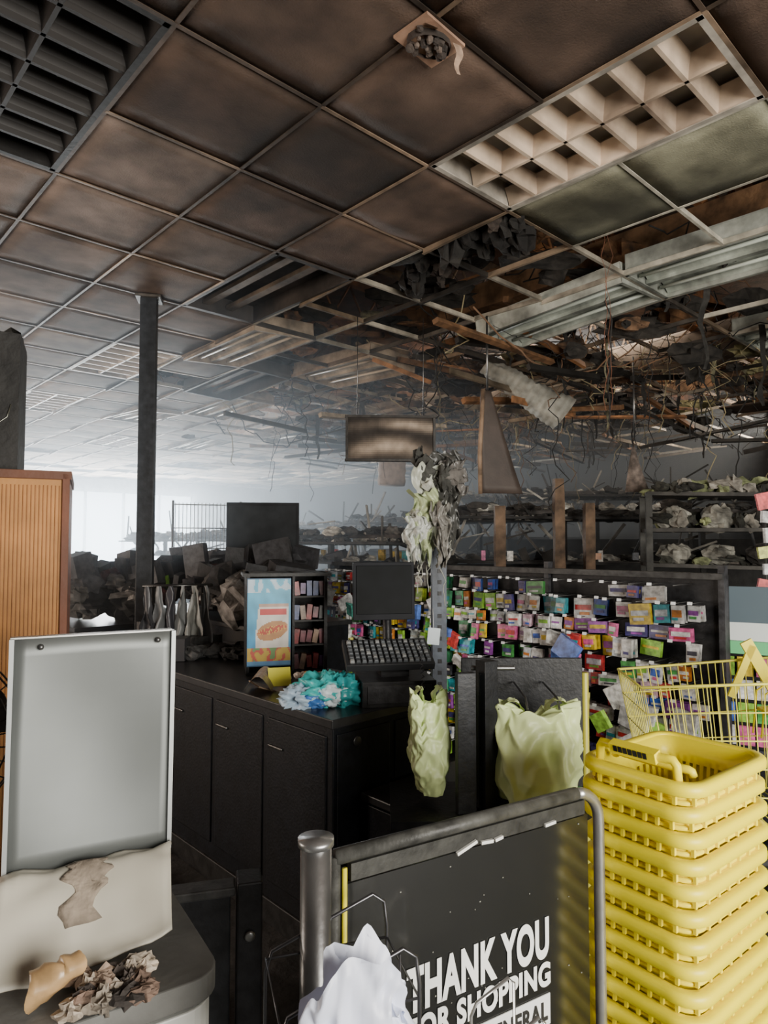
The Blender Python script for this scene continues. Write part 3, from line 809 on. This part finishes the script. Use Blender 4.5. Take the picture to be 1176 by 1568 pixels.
while z>.25:
    x=.03
    hrow=rr(.070,.105)
    while x<Lg-.03:
        w=R.choice([.035,.045,.05,.06,.08]) if x<1.8 else R.choice([.05,.06,.08,.12])
        frac=x/Lg
        if frac>.6 and R.random()<.5: col=R.choice([(.85,.84,.82),(.7,.05,.05),(.8,.8,.8),(.75,.5,.6)])
        elif .25<frac<.5 and R.random()<.35: col=R.choice([(.35,.7,.06),(.08,.45,.2),(.55,.72,.06)])
        else: col=R.choice(PAL)
        for rep in range(R.choice([1,1,2,3])):
            if x>Lg-.03-w: break
            h=hrow*rr(.75,1.1)
            dark = R.random()<.12 or (z>1.27 and frac>.55 and R.random()<.5)
            y=rr(-.14,-.04)
            mb.cyl((x+w/2,.09,z+.012),(x+w/2,y-.05,z+.012),.0025,'metal',(.3,.3,.3),n=4)
            if R.random()<.6: mb.box((x+w/2,y-.052,z+.014),(.024,.002,.015),'plastic',(.85,.87,.88),rot=(-.2,0,rr(-.1,.1)))
            if not dark:
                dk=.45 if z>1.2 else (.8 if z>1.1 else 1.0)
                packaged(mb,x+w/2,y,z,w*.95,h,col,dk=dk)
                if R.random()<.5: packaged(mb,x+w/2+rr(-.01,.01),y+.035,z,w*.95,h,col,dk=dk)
            x+=w+.003
        if x>Lg-.12: break
    z-=hrow+.010
for q in range(44):
    x=rr(.3,Lg-.1); z=rr(.35,1.18)
    w,h=rr(.06,.13),rr(.05,.10)
    if x>2.1: w*=1.3;h*=1.3
    mb.box((x,-.19+rr(-.02,.02),z),(w,.03,h),'package',R.choice([(.85,.85,.82),(.4,.75,.1),(.7,.07,.06),(.1,.5,.4),(.8,.75,.2),(.1,.2,.6),(.85,.85,.85)]),rot=(rr(-.3,.3),rr(-.6,.6),rr(-.2,.2)))
mb.finish('candy_peg_shelf',loc=(-.45,5.5,0),yaw=math.radians(-46.7))

mb=MB()
mb.box((0,0,.60),(.55,.04,1.2),'blackpaint',BLK); mb.box((0,0,.02),(.55,.35,.04),'blackpaint',BLK)
mb.box((0,-.03,1.22),(.55,.03,.20),'plastic',(.10,.14,.17))
mb.box((0,-.047,1.08),(.55,.006,.10),'plastic',(.8,.85,.83)); mb.box((0,-.047,1.00),(.55,.006,.07),'plastic',(.15,.6,.25))
for z in(.9,.78,.66,.54,.42):
    for k in range(6): mb.box((-.22+k*.088,-.05,z),(.075,.012,.1),'package',R.choice(PAL))
mb.finish('gift_card_rack',loc=(2.05,3.55,0),yaw=-.5)

# ------------------------------------------------------------ burnt gondolas
def burnt_gondola(loc,yaw,L,H,seed,goods=0):
    mb=MB(); n=max(2,int(L/1.2))
    for k in range(n+1):
        x=-L/2+k*L/n
        mb.box((x,0,H/2),(.05,.06,H),'char',(.04,.038,.036))
        mb.box((x,0,.05),(.06,.9,.1),'char',(.03,.03,.03))
    zs=[.15,.55,.95,1.35,H-.1]
    for z in zs:
        for sy in(-1,1):
            if R.random()<.85: mb.box((rr(-.02,.02),sy*.2,z),(L,.36,.025),'char',jit((.035,.033,.032),.4),rot=(rr(-.06,.06),rr(-.012,.012),0))
    mb.box((0,0,H-.02),(L,.05,.05),'char',(.09,.08,.075))
    mb.box((0,0,H*.35),(L,.02,H*.7),'char',(.02,.019,.018))
    for q in range(int(L*80)):
        z=R.choice(zs+[H-.1,H]); s=rr(.04,.16)
        wcol=R.choice([(.66,.64,.58),(.66,.64,.58),(.06,.055,.05),(.05,.045,.04),(.04,.04,.04),(.1,.09,.08)]) if z>1.2 else R.choice([(.06,.055,.05),(.1,.09,.08),(.2,.19,.17),(.05,.04,.04),(.03,.03,.03)])
        mb.blob((rr(-L/2,L/2),rr(-.35,.3),z+s*.2),(s*rr(.8,1.8),s,s*.6),'ash',jit(wcol,.3),seed=q+seed,n=9,amp=.8)
    for q in range(int(L*6)):
        z=R.choice(zs); mb.box((rr(-L/2,L/2),rr(-.34,.3),z+.06),(rr(.08,.3),rr(.1,.2),rr(.05,.16)),'char',jit(R.choice([(.03,.028,.026),(.02,.02,.02),(.04,.03,.025)]),.5),rot=(rr(-.4,.4),rr(-.4,.4),rr(-.8,.8)))
    for q in range(int(goods*L)):
        z=R.choice(zs[1:4])
        mb.box((rr(-L/2,L/2),-rr(.25,.36),z+.07),(rr(.04,.1),.03,rr(.06,.13)),'package',R.choice(PAL))
    for q in range(int(L*9)):
        x=rr(-L/2,L/2); mb.box((x,rr(-.3,.3),H+rr(-.6,.2)),(rr(.01,.03),rr(.01,.03),rr(.2,.6)),'char',jit(R.choice([(.1,.09,.08),(.36,.34,.30),(.04,.04,.04)]),.5),rot=(rr(-.5,.5),rr(-1.5,1.5),0))
    mb.finish('burnt_store_shelf',loc=loc,yaw=yaw)
burnt_gondola((2.6,7.0,0),math.radians(-5),4.2,1.90,1,goods=6)
burnt_gondola((.9,9.6,0),math.radians(-47),3.6,1.95,200)
burnt_gondola((4.3,9.4,0),math.radians(-10),5.,2.3,400)
burnt_gondola((-.6,7.6,0),YAW+math.pi/2,2.6,1.65,600,goods=16)
burnt_gondola((-3.2,11.5,0),YAW+math.pi/2,5,1.7,800,goods=10)
burnt_gondola((-.9,12.5,0),YAW+math.pi/2,5,1.9,900)
burnt_gondola((2.6,13.,0),YAW,5,2.4,1000)
burnt_gondola((6,12.,0),YAW+math.pi/2,3,2.5,1100)

for (x,y,zt_) in((1.02,5.9,1.88),(1.62,6.2,2.15),(1.93,6.3,1.93)):
    mb=MB()
    mb.surf(lambda a,b:Vector((.045*math.copysign(1,math.cos(2*math.pi*a+.785))*(1-.25*b*noise.noise(Vector((b*9,a*3,x)))), .045*math.copysign(1,math.sin(2*math.pi*a+.785))*(1+.2*noise.noise(Vector((b*7,a*2,y)))), zt_*b)),4,24,'char',(.16,.10,.06),smooth=False,cu=True)
    mb.box((0,0,.015),(.12,.12,.03),'char',(.1,.07,.05))
    mb.finish('charred_wood_post',loc=(x,y,0))

mb=MB()
for sx in(-.55,.55):
    for sy in(-.2,.2): mb.box((sx,sy,.98),(.05,.05,1.96),'char',(.06,.06,.055))
for z in(.5,1.0,1.36,1.66,1.95):
    mb.box((0,0,z),(1.12,.42,.03),'char',(.06,.056,.05),rot=(0,rr(-.03,.03),0))
for z in(1.375,1.675):
    for k in range(3): mb.blob((-.34+k*.34,-.08,z+.08),(.26,.22,rr(.14,.22)),'ash',jit(R.choice([(.03,.03,.03),(.30,.29,.25),(.05,.045,.04)]),.4),seed=k+int(z*50),n=14,amp=.4)
for k in range(70): mb.blob((rr(-.5,.5),rr(-.2,.1),R.choice([1.98,1.98,1.70,1.40])+rr(0,.06)),(rr(.06,.22),rr(.06,.16),rr(.05,.14)),'ash',jit(R.choice([(.36,.40,.2),(.3,.28,.24),(.06,.06,.05),(.05,.05,.04),(.05,.05,.04)]),.3),seed=k,n=10,amp=.8)
mb.finish('steel_stock_rack',loc=(2.78,5.6,0),yaw=-.25)
mb=MB()
mb.cyl((0,0,0),(0,0,1.9),.012,'metal',(.2,.2,.2),n=8); mb.cyl((0,0,0),(0,0,.02),.15,'metal',(.2,.2,.2),n=16)
for k in range(11): mb.box((rr(-.03,.06),-.03,.8+k*.1),(rr(.09,.16),.02,rr(.06,.1)),'package',R.choice([(.8,.8,.78),(.75,.1,.1),(.7,.75,.2),(.8,.8,.8),(.3,.4,.3)]),rot=(0,rr(-.2,.2),rr(-.3,.3)))
mb.finish('hanging_goods_strip',loc=(2.25,3.95,0))

# ------------------------------------------------------------ left foreground: kiosk cabinet with panel
mb=MB()
cw,cd=.60,.34
def lid(z0,z1,ex,m,col,r=.05):
    p=rrect(cw+ex,cd+ex,r,6,1); n=len(p)
    vs=[(x,y,z0) for x,y in p]+[(x,y,z1) for x,y in p]
    fs=[(k,(k+1)%n,n+(k+1)%n,n+k) for k in range(n)]+[tuple(range(n-1,-1,-1)),tuple(range(n,2*n))]
    mb.add(vs,fs,m,col)
lid(0,.80,-.015,'plastic',(.62,.63,.60)); lid(.80,.81,-.03,'blackpaint',(.1,.1,.1)); lid(.81,.85,.0,'matte',(.17,.17,.16))
mb.box((.05,-cd/2+.002,.76),(.012,.006,.03),'plastic',(.15,.15,.15))
mb.box((-.0,-cd/2+.002,.6),(.2,.006,.25),'plastic',(.5,.5,.48))
mb.box((.13,-cd/2+.003,.775),(.03,.008,.05),'plastic',(.3,.3,.3))
kx,ky=-.262-.30*.84-.17*.545, 1.13-.30*.545+.17*.84
mb.finish('white_kiosk_cabinet',loc=(kx,ky,0),yaw=math.radians(33),bevel=.004)
mb=MB()
w=.275
mb.surf(lambda a,b:Vector((-w/2+a*w+.004*b,.0+.018*math.sin(math.pi*a)*math.sin(math.pi*b),.12+.41*b)),14,14,'panelmetal',(.17,.183,.18))
for sx in(-1,1): mb.box((sx*w/2,.004,.325),(.006,.022,.41),'panelmetal',(.40,.42,.42),rot=(0,.008,0))
mb.box((0,.012,.53),(w,.02,.004),'panelmetal',(.5,.5,.48))
for sx in(-.09,.11): mb.cyl((sx,-.0,.515),(sx,-.008,.515),.004,'metal',(.2,.2,.2),n=8)
mb.box((0,.04,.26),(w-.02,.03,.50),'matte',(.3,.3,.3))
def cs(a,b):
    x=-w/2-.005-(.02*b)+a*(w+.008)
    y=-.005-.14*b+.015*math.sin(3*b)
    z=.125-.085*b-.03*b*(1-a)+.040*math.sin(math.pi*min(1,b*1.1))+.010*noise.noise(Vector((a*5,b*4,0)))-.015*b*math.sin(math.pi*a)
    return Vector((x,y,z))
mb.surf(cs,18,22,'plastic',(.52,.49,.41))
def burn(a,b):
    p=cs(.40+.2*a+.10*noise.noise(Vector((b*4,a*2,6))),.15+.6*b); return p+Vector((.015*noise.noise(Vector((b*6,a*3,1))),-.001,.0025))
mb.surf(burn,8,16,'ash',(.28,.23,.18))
mb.finish('scorched_metal_panel',loc=(-.535,1.25,.85),yaw=math.radians(27),solid=.003)
mb=MB()
for q in range(22):
    mb.blob((rr(-.06,.07),rr(-.06,.04),.016),(rr(.02,.05),rr(.015,.04),rr(.015,.035)),'ash',jit(R.choice([(.45,.33,.25),(.3,.2,.15),(.1,.08,.07),(.55,.47,.38)]),.3),seed=q+20,n=14,amp=.9,fr=3)
mb.surf(lambda a,b:Vector((-.10+.07*b+.02*noise.noise(Vector((a*3,b*3,8))),-.02+.026*math.cos(2*math.pi*a)*(1-.4*b),.035+.026*math.sin(2*math.pi*a)*(1-.4*b)+.03*b+.008*noise.noise(Vector((a*4,b*6,3))))),18,12,'gloss',(.42,.27,.13),cu=True)
mb.finish('burnt_debris',loc=(-.44,1.08,.85),yaw=.4)

mb=MB()
mb.box((0,0,.87),(.62,.40,1.74),'wood',(.50,.225,.06))
for k in range(58): mb.box((-.30+k*.0105,-.201,.87),(.0035,.003,1.70),'wood',(.36,.15,.045))
mb.box((.305,0,.875),(.02,.42,1.76),'wood',(.16,.05,.02)); mb.box((0,0,1.75),(.64,.42,.025),'wood',(.13,.045,.02))
mb.finish('wooden_display_cabinet',loc=(-1.30,2.03,0),yaw=math.radians(24),bevel=.01)
mb=MB()
def cf(a,b):
    th=2*math.pi*a+math.pi/4
    c,s_=math.cos(th),math.sin(th); k=1/max(abs(c),abs(s_))
    z=.42*b
    if b>.9: z+=.02*noise.noise(Vector((c*9,s_*9,1)))
    return Vector((c*k*.17,s_*k*.12,z))
mb.surf(cf,40,14,'char',(.018,.017,.016),cu=True,smooth=False)
mb.surf(lambda a,b:Vector(((a-.5)*.34,(b-.5)*.24,.42+.035*noise.noise(Vector((a*9,b*9,2))))),14,10,'char',(.05,.045,.04),smooth=False)
mb.tube([(.0,-.125,.1),(.08,-.128,.11),(.14,-.126,.16),(.15,-.125,.2)],.002,'metal',(.3,.3,.25),n=5)
mb.finish('charred_box',loc=(-1.30,2.03,1.765),yaw=math.radians(24))

mb=MB()
for k in range(7):
    r=.02+k*.027
    for sy,rr_ in((-.04,r),(.04,r)):
        mb.tube([Vector((rr_*math.cos(t*.2618),sy*(1-.5*(r/.19)**2),1.12+rr_*math.sin(t*.2618))) for t in range(24)],.0022,'metal',(.1,.1,.1),n=5,closed=True)
for k in range(30):
    a=k*math.pi/15
    mb.tube([Vector((.02*math.cos(a),-.04,1.12+.02*math.sin(a))),Vector((.12*math.cos(a),-.035,1.12+.12*math.sin(a))),Vector((.185*math.cos(a),-.0,1.12+.185*math.sin(a)))],.0016,'metal',(.1,.1,.1),n=4)
for k in range(3):
    a=k*2.094; mb.surf(lambda p,q,a=a:Vector((math.cos(a+p*.8)*(.03+.13*q),.02*(p-.5),1.12+math.sin(a+p*.8)*(.03+.13*q))),6,5,'plastic',(.08,.08,.08))
mb.cyl((0,.02,1.12),(0,.14,1.12),.05,'plastic',BLK,n=16); mb.cyl((0,.1,1.1),(0,.1,.02),.015,'metal',(.2,.2,.2),n=10); mb.cyl((0,.1,0),(0,.1,.03),.15,'plastic',BLK,n=24)
mb.finish('pedestal_fan',loc=(-1.0,1.50,0),yaw=.4)

mb=MB()
for q in range(60):
    c=G(rr(1,7),rr(0,6),0); s=rr(.05,.2)
    mb.blob((c.x,c.y,s*.15),(s,s*rr(.6,1.5),s*.4),'ash',jit((.12,.11,.1),.6),seed=q,n=8,amp=.6)
mb.finish('floor_debris')

# ------------------------------------------------------------ smoke haze
mbv=MB(); gbox(mbv,U0+.05,U1-.05,3.9,V1-.05,.02,DK-.05,'matte',(1,1,1)); hz=mbv.finish('smoke_haze',yaw=YAW)
vm=bpy.data.materials.new('smoke_haze'); vm.use_nodes=True; nt=vm.node_tree
for n in list(nt.nodes):
    if n.type!='OUTPUT_MATERIAL': nt.nodes.remove(n)
vs=nt.nodes.new('ShaderNodeVolumeScatter'); vs.inputs['Density'].default_value=.085; vs.inputs['Anisotropy'].default_value=.55; vs.inputs['Color'].default_value=(.76,.87,1,1)
nt.links.new(vs.outputs[0],nt.nodes['Material Output'].inputs['Volume'])
hz.data.materials.clear(); hz.data.materials.append(vm)

# ------------------------------------------------------------ lights
def area(name,loc,target,sx,sy,e,col):
    l=bpy.data.lights.new(name,'AREA'); l.shape='RECTANGLE'; l.size=sx; l.size_y=sy; l.energy=e; l.color=col
    o=bpy.data.objects.new(name,l); bpy.context.scene.collection.objects.link(o); o.location=loc
    d=Vector(target)-Vector(loc); o.rotation_euler=d.to_track_quat('-Z','Y').to_euler(); return o
area('doorway_daylight',(2.6,-1.6,1.6),(1.1,3.2,1.4),2.4,2.0,410,(1,.95,.86))
area('left_fill',G(-3.6,5.5,1.7),G(0,6.0,2.0),2.6,2.0,260,(1,.86,.74))  # added warm lamp to brighten the left ceiling tiles; that wall has no opening
area('left_fill_far',G(-3.6,11.0,1.6),G(2,11.5,2.8),2.6,2.0,300,(1,.82,.66))  # second added warm lamp, lifts the tan ceiling at far left
area('window_daylight',G(6.2,V1-.3,1.7),G(3.6,2,1.7),5.6,2.4,3000,(.76,.88,1))
area('roof_fill',G(7.5,4.5,DK-.08),G(7.3,4.6,0),2.5,2.5,120,(1,.86,.7))  # added lamp under the closed deck to brighten the exposed ceiling area
area('roof_fill_far',G(7.0,11.,DK-.08),G(6.8,11,0),3,3,130,(1,.85,.7))  # added lamp under the deck for the farther debris, no hole modelled
# added lamp inside the ceiling void, brightens deck and joists; roof is closed
area('ceiling_void_fill',G(12.6,3.0,3.7),G(4.5,5.0,4.1),2.0,.7,120,(1,.84,.66))
w=bpy.data.worlds.new('World'); bpy.context.scene.world=w; w.use_nodes=True
w.node_tree.nodes['Background'].inputs[0].default_value=(.6,.7,.85,1); w.node_tree.nodes['Background'].inputs[1].default_value=.25

# ------------------------------------------------------------ camera
cam=bpy.data.cameras.new('Camera'); co=bpy.data.objects.new('Camera',cam); bpy.context.scene.collection.objects.link(co)
cam.sensor_fit='VERTICAL'; cam.sensor_height=36; cam.sensor_width=36*1247/1663; cam.lens=23.5; cam.clip_start=.05; cam.clip_end=100
co.location=(0,0,1.55); co.rotation_euler=(math.radians(90+2.69),0,0)
bpy.context.scene.camera=co
